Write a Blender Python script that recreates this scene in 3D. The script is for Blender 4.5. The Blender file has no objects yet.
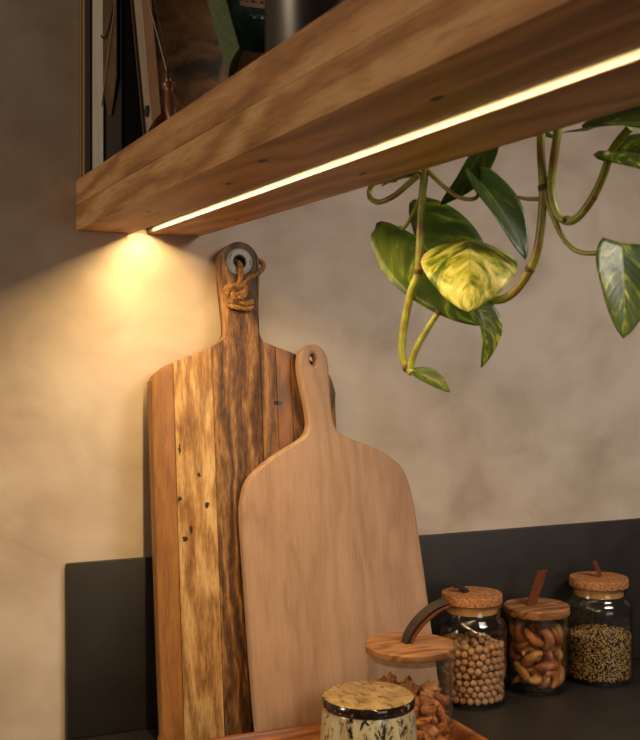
import bpy, bmesh, math, random
import numpy as np
from mathutils import Vector, Matrix, noise as mnoise

random.seed(7)
scene = bpy.context.scene
COL = scene.collection

# ------------------------------------------------------------------ camera, world, lights, exposure
YAW = math.radians(23.943)
cam_d = bpy.data.cameras.new('camera')
cam = bpy.data.objects.new('camera', cam_d); COL.objects.link(cam)
cam.location = (0, 0, 0.45)
cam.rotation_euler = (math.pi / 2, 0, -YAW)
cam_d.sensor_fit = 'HORIZONTAL'; cam_d.sensor_width = 36
cam_d.lens = 36 * 1108 / 640
cam_d.shift_y = -23 / 640
cam_d.clip_start = 0.02
cam_d.dof.use_dof = True
cam_d.dof.focus_distance = 1.28
cam_d.dof.aperture_fstop = 22
scene.camera = cam

world = bpy.data.worlds.new('world'); scene.world = world
world.use_nodes = True
bg = world.node_tree.nodes['Background']
bg.inputs[0].default_value = (1.0, 0.86, 0.70, 1)
bg.inputs[1].default_value = 0.026

def area_light(name, loc, target, sx, sy, energy, color, spread=180):
    d = bpy.data.lights.new(name, 'AREA'); d.shape = 'RECTANGLE'
    d.size = sx; d.size_y = sy; d.energy = energy; d.color = color
    d.spread = math.radians(spread)
    o = bpy.data.objects.new(name, d); COL.objects.link(o)
    o.location = loc
    o.rotation_euler = (Vector(target) - Vector(loc)).to_track_quat('-Z', 'Y').to_euler()
    return o
# added soft fill from an unseen source behind the camera
area_light('front_fill', (0.9, -2.4, 0.55), (0.6, 1.28, 0.3), 1.3, 0.9, 9, (1.0, 0.88, 0.76))
# unseen side fill for the shelf's left face, grazing the plastered wall
area_light('side_fill', (-2.6, 1.00, 0.80), (0.3, 0.7, 0.6), 0.5, 0.9, 27, (1.0, 0.86, 0.68))
# added overhead fill, unseen, brightens the lower right of the wall
area_light('overhead_fill', (1.05, 0.25, 1.02), (1.05, 0.27, 0.0), 0.5, 0.25, 12, (1.0, 0.87, 0.77))

scene.view_settings.view_transform = 'Standard'
scene.view_settings.look = 'None'
scene.view_settings.exposure = 0.0
scene.view_settings.gamma = 1
scene.view_settings.use_curve_mapping = False
scene.cycles.transparent_max_bounces = 32
scene.cycles.sample_clamp_indirect = 4

LED_STRENGTH = 128.0

# ------------------------------------------------------------------ material helpers
class NT:
    def __init__(self, name):
        self.m = bpy.data.materials.new(name); self.m.use_nodes = True
        self.t = self.m.node_tree; self.b = self.t.nodes['Principled BSDF']
        self.out = self.t.nodes['Material Output']
    def n(self, typ, ins=None, **kw):
        x = self.t.nodes.new(typ)
        for k, v in kw.items(): setattr(x, k, v)
        for k, v in (ins or {}).items(): self.put(x.inputs[k], v)
        return x
    def put(self, sock, v):
        if isinstance(v, bpy.types.NodeSocket): self.t.links.new(v, sock)
        elif isinstance(v, bpy.types.Node): self.t.links.new(v.outputs[0], sock)
        else:
            if sock.type == 'RGBA' and len(v) == 3: v = (*v, 1)
            sock.default_value = v
    def set(self, **kw):
        for k, v in kw.items(): self.put(self.b.inputs[k.replace('_', ' ')], v)
    def coord(self, scale=(1, 1, 1), loc=(0, 0, 0), kind='Object', rot=(0, 0, 0)):
        tc = self.n('ShaderNodeTexCoord')
        return self.n('ShaderNodeMapping', {'Vector': tc.outputs[kind], 'Scale': scale, 'Location': loc, 'Rotation': rot}).outputs[0]
    def noise(self, vec, scale=5, detail=4, rough=.55, dist=0.0):
        return self.n('ShaderNodeTexNoise', {'Vector': vec, 'Scale': scale, 'Detail': detail, 'Roughness': rough, 'Distortion': dist}).outputs[0]
    def ramp(self, fac, stops, mode='LINEAR'):
        r = self.n('ShaderNodeValToRGB', {'Fac': fac}); cr = r.color_ramp; cr.interpolation = mode
        while len(cr.elements) < len(stops): cr.elements.new(.5)
        for e, (p, c) in zip(cr.elements, stops):
            e.position = p; e.color = (*c, 1) if len(c) == 3 else c
        return r.outputs[0]
    def mix(self, fac, a, b, mode='MIX'):
        x = self.n('ShaderNodeMix', data_type='RGBA', blend_type=mode)
        self.put(x.inputs[0], fac); self.put(x.inputs[6], a); self.put(x.inputs[7], b)
        return x.outputs[2]
    def math(self, op, a, b=0.0, clamp=False):
        x = self.n('ShaderNodeMath', operation=op, use_clamp=clamp)
        self.put(x.inputs[0], a); self.put(x.inputs[1], b)
        return x.outputs[0]
    def bump(self, h, strength=.2, dist=.001):
        self.put(self.b.inputs['Normal'], self.n('ShaderNodeBump', {'Height': h, 'Strength': strength, 'Distance': dist}))

def srgb(r, g, b):
    f = lambda c: (c / 255 / 12.92) if c / 255 <= .04045 else ((c / 255 + .055) / 1.055) ** 2.4
    return (f(r), f(g), f(b))

def plain(name, col, rough=.6, metal=0.0, var=.12, vs=40):
    t = NT(name)
    n = t.noise(t.coord(), vs, 4)
    dark = tuple(c * (1 - var) for c in col); light = tuple(min(1, c * (1 + var)) for c in col)
    t.set(Base_Color=t.ramp(n, [(.3, dark), (.7, light)]), Roughness=rough, Metallic=metal)
    t.bump(n, .1, .0005)
    return t.m

def wood(name, cols, axis='Z', scale=1.0, off=0.0, rough=.55, streak=None, spots=None, bump=.25, contrast=1.0, rings=.25, mottle=0.0, blot=None, pore=.5, warpk=.09):
    """cols: three colours dark, mid, light; grain runs along the axis; mottle = short cross flecks; blot = (colour, threshold) stains"""
    t = NT(name)
    ix = 'XYZ'.index(axis)
    def st(k): return tuple((k if i == ix else 1) * scale for i in range(3))
    lo_ = (off * 3.1, off * 1.7, off * 2.3)
    v = t.coord(st(.06), lo_)
    wv = t.coord(st(.28), lo_)
    warp = t.n('ShaderNodeVectorMath', {0: t.n('ShaderNodeTexNoise', {'Vector': wv, 'Scale': 16.0, 'Detail': 3.0}).outputs[1], 3: warpk}, operation='SCALE').outputs[0]
    v2 = t.n('ShaderNodeVectorMath', {0: v, 1: warp}, operation='ADD').outputs[0]
    broad = t.noise(v2, 26, 4, .55, .3)
    fine = t.noise(v, 430, 4, .7)
    fleck = t.noise(t.coord(st(.22), lo_), 330, 3, .6)
    f = t.math('ADD', t.math('MULTIPLY', broad, .5), t.math('MULTIPLY', fine, .5))
    if rings:
        w = t.n('ShaderNodeTexWave', {'Vector': v2, 'Scale': 22, 'Distortion': 5, 'Detail': 3, 'Detail Scale': 1.6}, bands_direction='DIAGONAL').outputs[1]
        f = t.math('ADD', t.math('MULTIPLY', f, 1 - rings), t.math('MULTIPLY', w, rings))
    if mottle: f = t.math('ADD', t.math('MULTIPLY', f, 1 - mottle), t.math('MULTIPLY', fleck, mottle))
    col = t.ramp(f, [(.5 - .2 / contrast, cols[0]), (.5, cols[1]), (.5 + .2 / contrast, cols[2])])
    pores = t.ramp(t.noise(t.coord(st(.07), lo_), 700, 2, .6), [(.32, (.45, .4, .35)), (.44, (1, 1, 1))])
    col = t.mix(pore, col, pores, 'MULTIPLY')
    if streak:
        m = t.ramp(t.noise(t.coord(st(.10), (off * 5.3 + 2, 4.1, off)), 30, 5, .65, .8), [(streak[1], (0, 0, 0)), (streak[1] + .14, (.85, .85, .85))])
        col = t.mix(m, col, streak[0])
    if blot:
        m = t.ramp(t.noise(t.coord(st(.25), (off * 2.3 + 5, 1.1, off + 7)), 26, 5, .6, 1.5), [(blot[1], (0, 0, 0)), (blot[1] + .12, (.8, .8, .8))])
        col = t.mix(m, col, blot[0])
    if spots:
        tc = t.n('ShaderNodeTexCoord').outputs['Object']
        wob = t.n('ShaderNodeVectorMath', {0: t.n('ShaderNodeTexNoise', {'Vector': tc, 'Scale': 300.0}).outputs[1], 3: .004}, operation='SCALE').outputs[0]
        tcw = t.n('ShaderNodeVectorMath', {0: tc, 1: wob}, operation='ADD').outputs[0]
        for (sx, sz, rx, rz) in spots:
            mp = t.n('ShaderNodeMapping', {'Vector': tcw, 'Location': (-(sx + .002) / rx, 0, -(sz + .002) / rz), 'Scale': (1 / rx, 0, 1 / rz)}).outputs[0]
            ln = t.n('ShaderNodeVectorMath', {0: mp}, operation='LENGTH').outputs['Value']
            m = t.ramp(ln, [(.7, (1, 1, 1)), (1.0, (0, 0, 0))])
            col = t.mix(m, col, (.018, .009, .004))
    t.set(Base_Color=col, Roughness=t.math('ADD', rough - .08, t.math('MULTIPLY', fine, .16)))
    t.bump(t.math('ADD', fine, t.math('ADD', t.math('MULTIPLY', broad, .4), t.math('MULTIPLY', fleck, .6 if mottle else .1))), bump, .0006)
    return t.m

def glass_mat(name, tint=(.97, .985, .98)):
    t = NT(name)
    fc = t.n('ShaderNodeLayerWeight', {'Blend': .5}).outputs['Facing']
    fr = t.math('ADD', .045, t.math('MULTIPLY', t.math('POWER', fc, 3.2), .75), True)
    gl = t.n('ShaderNodeBsdfGlossy', {'Color': (1, 1, 1, 1), 'Roughness': .04}).outputs[0]
    edge = t.mix(t.math('POWER', fc, 5.0), tint, tuple(c * .5 for c in tint))
    tr = t.n('ShaderNodeBsdfTransparent', {'Color': edge}).outputs[0]
    mx = t.n('ShaderNodeMixShader', {0: fr, 1: tr, 2: gl}).outputs[0]
    t.put(t.out.inputs[0], mx)
    t.m.node_tree.nodes.remove(t.b)
    return t.m

# ------------------------------------------------------------------ mesh helpers
def link(o, parent=None):
    COL.objects.link(o)
    if parent: o.parent = parent
    return o

def tag(o, label=None, cat=None, group=None, kind=None):
    if label: o['label'] = label
    if cat: o['category'] = cat
    if group: o['group'] = group
    if kind: o['kind'] = kind
    return o

def empty(name, loc=(0, 0, 0), rot=(0, 0, 0)):
    o = bpy.data.objects.new(name, None); o.empty_display_size = .02
    o.location = loc; o.rotation_euler = rot
    return link(o)

def from_bm(name, bm, mats, parent=None, smooth=True, auto=40):
    bmesh.ops.recalc_face_normals(bm, faces=bm.faces)
    me = bpy.data.meshes.new(name)
    if smooth:
        for f in bm.faces: f.smooth = True
        for e in bm.edges:
            if len(e.link_faces) == 2 and e.calc_face_angle(0) > math.radians(auto): e.smooth = False
    bm.to_mesh(me); bm.free()
    for m in (mats if isinstance(mats, (list, tuple)) else [mats]): me.materials.append(m)
    return link(bpy.data.objects.new(name, me), parent)

def bm_box(bm, x0, x1, y0, y1, z0, z1):
    r = bmesh.ops.create_cube(bm, size=1)
    for v in r['verts']:
        v.co = Vector(((x0 + x1) / 2 + v.co.x * (x1 - x0), (y0 + y1) / 2 + v.co.y * (y1 - y0), (z0 + z1) / 2 + v.co.z * (z1 - z0)))
    return r['verts']

def box(name, x0, x1, y0, y1, z0, z1, m, parent=None, bev=0.0, seg=2):
    bm = bmesh.new(); bm_box(bm, x0, x1, y0, y1, z0, z1)
    if bev: bmesh.ops.bevel(bm, geom=list(bm.edges), offset=bev, segments=seg, profile=.5, affect='EDGES')
    return from_bm(name, bm, m, parent)

def catmull(pts, n=6, closed=False):
    P = [Vector(p) for p in pts]; out = []; N = len(P)
    rng = range(N) if closed else range(N - 1)
    for i in rng:
        if closed: a, b, c, d = P[i - 1], P[i], P[(i + 1) % N], P[(i + 2) % N]
        else: a, b, c, d = P[max(i - 1, 0)], P[i], P[i + 1], P[min(i + 2, N - 1)]
        for k in range(n):
            t = k / n
            out.append(.5 * ((2 * b) + (c - a) * t + (2 * a - 5 * b + 4 * c - d) * t * t + (3 * b - a - 3 * c + d) * t ** 3))
    if not closed: out.append(P[-1])
    return out

def bm_tube(bm, pts, rads, seg=8, cap=True):
    P = [Vector(p) for p in pts]; n = len(P)
    if not isinstance(rads, (list, tuple)): rads = [rads] * n
    tan = [(P[min(i + 1, n - 1)] - P[max(i - 1, 0)]).normalized() for i in range(n)]
    up = Vector((0, 0, 1)) if abs(tan[0].z) < .9 else Vector((1, 0, 0))
    nrm = (up - tan[0] * up.dot(tan[0])).normalized()
    rings = []
    for i in range(n):
        nrm = nrm - tan[i] * nrm.dot(tan[i]); nrm.normalize()
        bi = tan[i].cross(nrm)
        rings.append([bm.verts.new(P[i] + (nrm * math.cos(a) + bi * math.sin(a)) * rads[i]) for a in [2 * math.pi * k / seg for k in range(seg)]])
    for i in range(n - 1):
        for k in range(seg):
            bm.faces.new((rings[i][k], rings[i][(k + 1) % seg], rings[i + 1][(k + 1) % seg], rings[i + 1][k]))
    if cap:
        bm.faces.new(rings[0][::-1]); bm.faces.new(rings[-1])

def tube(name, pts, rads, m, parent=None, seg=8):
    bm = bmesh.new(); bm_tube(bm, pts, rads, seg)
    return from_bm(name, bm, m, parent)

def rope(name, pts, r, m, parent=None, strands=3, turns=620.0):
    """laid twine: strands twisted round a path; turns is radians per metre"""
    P = [Vector(p) for p in pts]; n = len(P)
    bm = bmesh.new(); s = 0
    tan = [(P[min(i + 1, n - 1)] - P[max(i - 1, 0)]).normalized() for i in range(n)]
    up = Vector((0, 0, 1)) if abs(tan[0].z) < .9 else Vector((1, 0, 0))
    nr = (up - tan[0] * up.dot(tan[0])).normalized(); fr = []
    for i in range(n):
        if i: s += (P[i] - P[i - 1]).length
        nr = nr - tan[i] * nr.dot(tan[i]); nr.normalize(); fr.append((nr.copy(), tan[i].cross(nr), s))
    for k in range(strands):
        ph = 2 * math.pi * k / strands
        bm_tube(bm, [P[i] + (fr[i][0] * math.cos(ph + fr[i][2] * turns) + fr[i][1] * math.sin(ph + fr[i][2] * turns)) * r * .5 for i in range(n)], r * .56, 6)
    return from_bm(name, bm, m, parent)

def bm_lathe(bm, prof, seg=48, cx=0, cy=0):
    rings = []
    for (r, z) in prof:
        if r < 1e-6: rings.append([bm.verts.new((cx, cy, z))])
        else: rings.append([bm.verts.new((cx + r * math.cos(2 * math.pi * k / seg), cy + r * math.sin(2 * math.pi * k / seg), z)) for k in range(seg)])
    for a, b in zip(rings, rings[1:]):
        for k in range(seg):
            q = [a[k % len(a)], a[(k + 1) % len(a)], b[(k + 1) % len(b)], b[k % len(b)]]
            q = [v for i, v in enumerate(q) if v not in q[:i]]
            if len(q) > 2: bm.faces.new(q)

def lathe(name, prof, m, parent=None, seg=48, auto=40):
    bm = bmesh.new(); bm_lathe(bm, prof, seg)
    return from_bm(name, bm, m, parent, auto=auto)

def prism(name, loops, thick, m, parent=None, bev=.001, seg=2):
    """flat piece in the local xz plane, front at y=0, back at y=thick; loops = outer outline, then holes"""
    bm = bmesh.new(); es = []
    for lp in loops:
        vs = [bm.verts.new((p[0], 0, p[1])) for p in lp]
        es += [bm.edges.new((vs[i], vs[(i + 1) % len(vs)])) for i in range(len(vs))]
    bmesh.ops.triangle_fill(bm, edges=es, use_beauty=True, use_dissolve=False)
    r = bmesh.ops.extrude_face_region(bm, geom=list(bm.faces))
    for g in r['geom']:
        if isinstance(g, bmesh.types.BMVert): g.co.y += thick
    bmesh.ops.recalc_face_normals(bm, faces=bm.faces)
    if bev:
        sharp = [e for e in bm.edges if len(e.link_faces) == 2 and e.calc_face_angle(0) > math.radians(60)
                 and abs(e.verts[0].co.y - e.verts[1].co.y) < 1e-6]
        bmesh.ops.bevel(bm, geom=sharp, offset=bev, segments=seg, profile=.5, affect='EDGES')
    return from_bm(name, bm, m, parent, auto=35)

def clip(poly, x0, x1):
    def half(P, f, x):
        out = []
        for i in range(len(P)):
            a, b = P[i - 1], P[i]; ia, ib = f(a[0]), f(b[0])
            if ia != ib:
                t = (x - a[0]) / (b[0] - a[0]); out.append((x, a[1] + (b[1] - a[1]) * t))
            if ib: out.append(b)
        return out
    P = half(poly, lambda v: v >= x0, x0)
    P = half(P, lambda v: v <= x1, x1)
    res = []
    for p in P:
        if not res or math.hypot(p[0] - res[-1][0], p[1] - res[-1][1]) > 3e-4: res.append(p)
    if math.hypot(res[0][0] - res[-1][0], res[0][1] - res[-1][1]) < 3e-4: res.pop()
    return res

def strap(name, pts, wdir, width, thick, m, parent=None):
    """leather strip swept along a path; wdir is the direction of its width"""
    P = catmull(pts, 8); wd = Vector(wdir).normalized(); bm = bmesh.new(); rings = []
    n = len(P)
    for i in range(n):
        tn = (P[min(i + 1, n - 1)] - P[max(i - 1, 0)]).normalized()
        nn = tn.cross(wd).normalized()
        rings.append([bm.verts.new(P[i] + wd * a * width / 2 + nn * b * thick / 2) for a, b in ((-1, -1), (1, -1), (1, 1), (-1, 1))])
    for a, b in zip(rings, rings[1:]):
        for k in range(4): bm.faces.new((a[k], a[(k + 1) % 4], b[(k + 1) % 4], b[k]))
    bm.faces.new(rings[0][::-1]); bm.faces.new(rings[-1])
    return from_bm(name, bm, m, parent)

RIGHT = Vector((math.cos(YAW), -math.sin(YAW), 0)); FWD = Vector((math.sin(YAW), math.cos(YAW), 0)); UP = Vector((0, 0, 1))
WALL_Y = 1.284

# ------------------------------------------------------------------ setting: wall, floor
def wall_mat():
    t = NT('lime_plaster')
    v = t.coord()
    big = t.noise(v, 3.2, 5, .55, .6)
    v2 = t.coord((1, 1, 1.3), (3, 1, 2))
    mid = t.noise(v2, 11, 5, .5, .9)
    patch = t.n('ShaderNodeTexVoronoi', {'Vector': t.n('ShaderNodeVectorMath', {0: v, 1: t.n('ShaderNodeVectorMath', {0: t.n('ShaderNodeTexNoise', {'Vector': v, 'Scale': 12.0, 'Detail': 3.0}).outputs[1], 3: .12}, operation='SCALE').outputs[0]}, operation='ADD').outputs[0], 'Scale': 11.0}, feature='SMOOTH_F1').outputs[0]
    f = t.math('ADD', t.math('MULTIPLY', big, .45), t.math('ADD', t.math('MULTIPLY', mid, .35), t.math('MULTIPLY', patch, .32)))
    col = t.ramp(f, [(.38, srgb(186, 167, 146)), (.50, srgb(206, 189, 168)), (.62, srgb(220, 205, 185))])
    t.set(Base_Color=col, Roughness=.72)
    t.bump(t.math('ADD', mid, t.math('MULTIPLY', t.noise(v, 60, 4), .25)), .22, .004)
    return t.m
wall = box('wall_back', -2.2, 4.2, WALL_Y, WALL_Y + .1, -.9, 1.9, wall_mat())
tag(wall, 'beige mottled lime plaster wall behind the worktop and shelf', kind='structure')
fl = box('floor', -2.2, 4.2, -2.6, WALL_Y + .1, -.95, -.9, plain('floor_screed', srgb(120, 100, 80), .5, vs=3))
tag(fl, 'brown grey screed floor below the worktop', kind='structure')

# ------------------------------------------------------------------ countertop and backsplash
def stone(name, c):
    t = NT(name); v = t.coord()
    a = t.noise(v, 14, 6, .6, .5); b = t.noise(v, 260, 3, .7)
    lines = t.noise(t.coord((60, 2.0, 60)), 12, 3)
    f = t.math('ADD', t.math('MULTIPLY', a, .6), t.math('ADD', t.math('MULTIPLY', b, .25), t.math('MULTIPLY', lines, .15)))
    t.set(Base_Color=t.ramp(f, [(.32, tuple(x * .72 for x in c)), (.5, c), (.68, tuple(x * 1.35 for x in c))]), Roughness=t.math('ADD', .38, t.math('MULTIPLY', a, .2)))
    t.bump(b, .12, .0006)
    return t.m
M_STONE = stone('dark_stone', srgb(40, 36, 32))
ct = box('countertop', .25, 3.2, .62, WALL_Y, -.04, 0, M_STONE, bev=.0015)
tag(ct, 'dark grey-brown stone countertop under the jars and tray', 'countertop')
bs = box('backsplash', .25, 3.2, WALL_Y - .0085, WALL_Y - .0004, .0005, .2015, M_STONE, bev=.0008)
tag(bs, 'dark grey stone backsplash upstand along the plaster wall', 'backsplash')

# ------------------------------------------------------------------ shelf with LED channel
OAK = (srgb(146, 96, 54), srgb(188, 134, 80), srgb(210, 160, 106))
SX0, SX1, SZ0, SZ1, SY0, SY1 = .262, .411, .584, .643, -.45, WALL_Y
CX0, CX1, CH = .3275, .3460, .0062
shelf = empty('shelf', ((SX0 + SX1) / 2, (SY0 + SY1) / 2, SZ0))
tag(shelf, 'thick oak shelf with a glowing light strip let into its underside', 'shelf')
def under(parent, o):                       # keep world placement under an unrotated empty
    o.location = -Vector(parent.location); return o
M_OAK1 = wood('oak_upper', OAK, 'Y', .85, 1.3, .5, streak=(srgb(134, 84, 44), .62), bump=.25, rings=.25, pore=.45, warpk=.04, contrast=1.1)
M_OAK2 = wood('oak_lower', (srgb(146, 98, 52), srgb(184, 130, 76), srgb(210, 160, 104)), 'Y', .8, 4.2, .5, streak=(srgb(122, 76, 40), .60), bump=.25, rings=.25, pore=.45, warpk=.04, contrast=1.1)
under(shelf, box('upper_board', SX0, SX1, SY0, SY1, .6135, SZ1, M_OAK1, shelf, bev=.0012))
bm = bmesh.new()
prof = [(SX0, SZ0), (CX0, SZ0), (CX0, SZ0 + CH), (CX1, SZ0 + CH), (CX1, SZ0), (SX1, SZ0), (SX1, .6132), (SX0, .6132)]
a = [bm.verts.new((x, SY0, z)) for x, z in prof]; b = [bm.verts.new((x, SY1, z)) for x, z in prof]
for i in range(8): bm.faces.new((a[i], a[(i + 1) % 8], b[(i + 1) % 8], b[i]))
bmesh.ops.triangle_fill(bm, edges=[e for e in bm.edges if all(v.co.y == SY0 for v in e.verts)])
bmesh.ops.triangle_fill(bm, edges=[e for e in bm.edges if all(v.co.y == SY1 for v in e.verts)])
bmesh.ops.remove_doubles(bm, verts=bm.verts, dist=1e-6)
under(shelf, from_bm('lower_board', bm, M_OAK2, shelf, auto=20))
# small knots in the underside
M_KNOT = plain('knot_dark', srgb(58, 36, 20), .7)
for (kx, ky, r) in ((.290, 1.07, .0032), (.300, .86, .0034), (.392, 1.10, .0030), (.286, .745, .004), (.378, .77, .003), (.30, .52, .0034)):
    bm = bmesh.new()
    bmesh.ops.create_circle(bm, cap_ends=True, segments=14, radius=r)
    for v in bm.verts: v.co = Vector((kx + v.co.x * .8, ky + v.co.y * 2.2 + v.co.x * .5, SZ0 - .00015))
    under(shelf, from_bm('knot', bm, M_KNOT, shelf))
t = NT('led_diffuser')
t.set(Base_Color=(.9, .85, .7), Roughness=.5, Emission_Color=(1.0, .66, .285, 1), Emission_Strength=LED_STRENGTH)
bm = bmesh.new(); NS = 60
zz = SZ0 + CH - .0007
rows = [[bm.verts.new((x, SY0 + .004 + (SY1 - SY0 - .026) * i / NS, zz)) for x in (.3305, .3400)] for i in range(NS + 1)]
for i in range(NS): bm.faces.new((rows[i][0], rows[i + 1][0], rows[i + 1][1], rows[i][1]))
led = from_bm('light_strip', bm, t.m, shelf); under(shelf, led)
led['label'] = 'warm white glowing light strip'
t = NT('channel_metal'); t.set(Base_Color=(.062, .053, .047), Roughness=.6)
for nm, x0, x1 in (('channel_side', CX0, CX0 + .0007), ('channel_side', CX1 - .0007, CX1)):
    under(shelf, box(nm, x0, x1, SY0 + .004, SY1 - .001, SZ0 + .0003, SZ0 + CH - .0002, t.m, shelf))
under(shelf, box('channel_base', CX0 + .0007, CX1 - .0007, SY0 + .004, SY1 - .001, SZ0 + CH - .0006, SZ0 + CH - .0001, t.m, shelf))

# ------------------------------------------------------------------ big striped cutting board
K1 = .105; A1 = math.atan(K1); T1 = .019
X1 = .457
big = empty('cutting_board', (X1, 1.203, .0022), (-A1, 0, 0))
tag(big, 'tall striped mango-wood cutting board with metal ring and knotted twine on its handle', 'cutting board')
half_l = [(.3427, .012), (.3407, .2262), (.3402, .3911), (.3422, .4119), (.3499, .4215), (.3682, .4326), (.4152, .4501), (.428, .4584), (.4334, .468),
          (.4324, .4945), (.4289, .535), (.4289, .5548), (.4345, .5683), (.4436, .5754), (.4539, .5782), (.4654, .5756), (.4748, .5665), (.4792, .5527),
          (.478, .522), (.4755, .495), (.4752, .473), (.479, .460), (.4858, .4549), (.5213, .442), (.5480, .4310), (.5600, .4240), (.5680, .4130), (.5722, .3980), (.573, .380), (.573, .2), (.573, .012), (.568, .002), (.348, .002)]
outl = [(p.x - X1, p.y) for p in catmull([(x, z, 0) for x, z in half_l], 5, closed=True)]
outl = [(x, max(z, .002)) for x, z in outl]
HOLE = (.4535 - X1, .5535)
cuts = [-1, .3672 - X1, .4150 - X1, .4755 - X1, .4957 - X1, .5152 - X1, .540 - X1, 1]
plank_m = [
    wood('mango_red', (srgb(112, 70, 28), srgb(154, 102, 44), srgb(180, 128, 60)), 'Z', 1.0, 1, .5, contrast=1.0, rings=.1, mottle=.15, streak=(srgb(108, 64, 30), .58)),
    wood('mango_pale', (srgb(136, 94, 46), srgb(192, 148, 86), srgb(222, 186, 124)), 'Z', 1.0, 2, .6, streak=(srgb(112, 70, 30), .55), mottle=.3, bump=.5, pore=.7,
         blot=(srgb(150, 96, 34), .58), spots=[(-.0627, .3006, .0024, .0032), (-.0870, .2744, .0028, .0036), (-.0542, .2655, .0034, .0042), (-.0744, .2381, .0020, .0058), (-.0819, .2283, .0034, .0036), (-.0850, .3316, .0016, .0080)], contrast=1.4),
    wood('mango_dark', (srgb(60, 36, 16), srgb(124, 84, 42), srgb(182, 136, 82)), 'Z', 1.0, 3, .6, streak=(srgb(50, 29, 13), .53), mottle=.35, bump=.5, pore=.7, contrast=1.5, blot=(srgb(150, 92, 36), .60)),
    wood('mango_amber', (srgb(84, 54, 20), srgb(140, 94, 38), srgb(178, 128, 58)), 'Z', 1.0, 4, .55, streak=(srgb(60, 36, 16), .55), mottle=.3, contrast=1.4, pore=.7, spots=[(.0382, .3823, .006, .0030)]),
    wood('mango_brown', (srgb(74, 45, 17), srgb(126, 80, 31), srgb(156, 104, 43)), 'Z', .9, 5, .5, streak=(srgb(54, 32, 14), .57), mottle=.2, pore=.6, spots=[(.0392, .3823, .006, .0030)]),
    wood('mango_umber', (srgb(54, 32, 14), srgb(98, 62, 28), srgb(134, 90, 46)), 'Z', 1.1, 6, .55, streak=(srgb(46, 27, 12), .52), mottle=.3, contrast=1.4),
    wood('mango_edge', (srgb(78, 52, 26), srgb(124, 88, 48), srgb(156, 116, 70)), 'Z', 1.0, 7, .55, mottle=.35, contrast=1.3),
]
for i in range(7):
    poly = clip(outl, cuts[i] + .00012, cuts[i + 1] - .00012)
    loops = [poly]
    if i == 2: loops.append([(HOLE[0] + .0085 * math.cos(a), HOLE[1] + .0085 * math.sin(a)) for a in [2 * math.pi * k / 28 for k in range(28)]])
    prism('plank', loops, T1, plank_m[i], big, bev=.0014 if i in (0, 6) else .0007)
# dark end-grain patch low on the dark plank
# metal ring round the hole
M_ZINC = plain('zinc', srgb(158, 160, 148), .5, .15, .15, 300)
bm = bmesh.new()
bm_lathe(bm, [(.0082, .004), (.0081, -.0004), (.0090, -.0013), (.0150, -.0015), (.0162, -.0010), (.0166, .0002)], 36)
for v in bm.verts: v.co = Vector((HOLE[0] + v.co.x, v.co.z, HOLE[1] + v.co.y))
ring = from_bm('metal_ring', bm, M_ZINC, big); ring['label'] = 'grey zinc ring with stamped dots'
M_DOT = plain('stamp_dark', srgb(52, 50, 46), .6)
for (dx, dz) in [(.0135 * math.cos(a), .0135 * math.sin(a)) for a in (-.22, -.08, .06, .2, 2.5, 2.66, 2.82)]:
    bm = bmesh.new(); r = bmesh.ops.create_circle(bm, cap_ends=True, segments=8, radius=.0008)
    for v in r['verts']: v.co = Vector((HOLE[0] + dx + v.co.x * .8, -.0018, HOLE[1] + dz + v.co.y * 1.2))
    from_bm('stamped_mark', bm, M_DOT, ring)
# twine: loop through the hole, knot and wraps on the handle
t = NT('jute'); v = t.coord()
t.set(Base_Color=t.ramp(t.noise(v, 500, 4), [(.3, srgb(112, 72, 32)), (.7, srgb(196, 146, 84))]), Roughness=.85)
M_JUTE = t.m
hx, hz = HOLE
knot_c = Vector((hx - .0085, -.006, hz - .0375))
tw1 = catmull([(hx + .002, .012, hz + .002), (hx + .001, .003, hz - .002), (hx - .0005, -.005, hz - .008), (hx - .001, -.006, hz - .018), (hx - .004, -.007, hz - .028), knot_c + Vector((.003, -.002, .002))], 6)
rope('twine', tw1, .0034, M_JUTE, big)
tw2 = catmull([knot_c + Vector((.004, -.003, .004)), (hx + .006, -.006, hz - .024), (hx + .014, -.004, hz - .018), (hx + .0235, -.003, hz - .013), (hx + .031, .002, hz - .006), (hx + .033, .009, hz + .001), (hx + .030, .012, hz + .004), (hx + .0265, .012, hz + .002)], 6)
rope('twine', tw2, .0032, M_JUTE, big)
kn = []
for k in range(40):
    a = k / 40 * 2 * math.pi
    kn.append(knot_c + Vector(((math.sin(a) + 2 * math.sin(2 * a)) * .0044, -math.sin(3 * a) * .0034 - .0025, (math.cos(a) - 2 * math.cos(2 * a)) * .0036)))
rope('knot', kn + kn[:1], .0034, M_JUTE, big)
kn2 = [knot_c + Vector((.0110 * math.cos(a) , -.003 + .003 * math.sin(2 * a), .0075 * math.sin(a) - .001)) for a in [2 * math.pi * k / 26 for k in range(26)]]
rope('knot', kn2 + kn2[:1], .0032, M_JUTE, big)
for dz, r in ((-.0505, .0040), (-.0570, .0032)):
    wr = catmull([(hx - .015, .0, hz + dz + .004), (hx - .012, -.0045, hz + dz + .002), (hx - .002, -.0055, hz + dz), (hx + .008, -.005, hz + dz - .001), (hx + .013, -.0035, hz + dz + .002)], 6)
    rope('twine', wr, r, M_JUTE, big)

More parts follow.
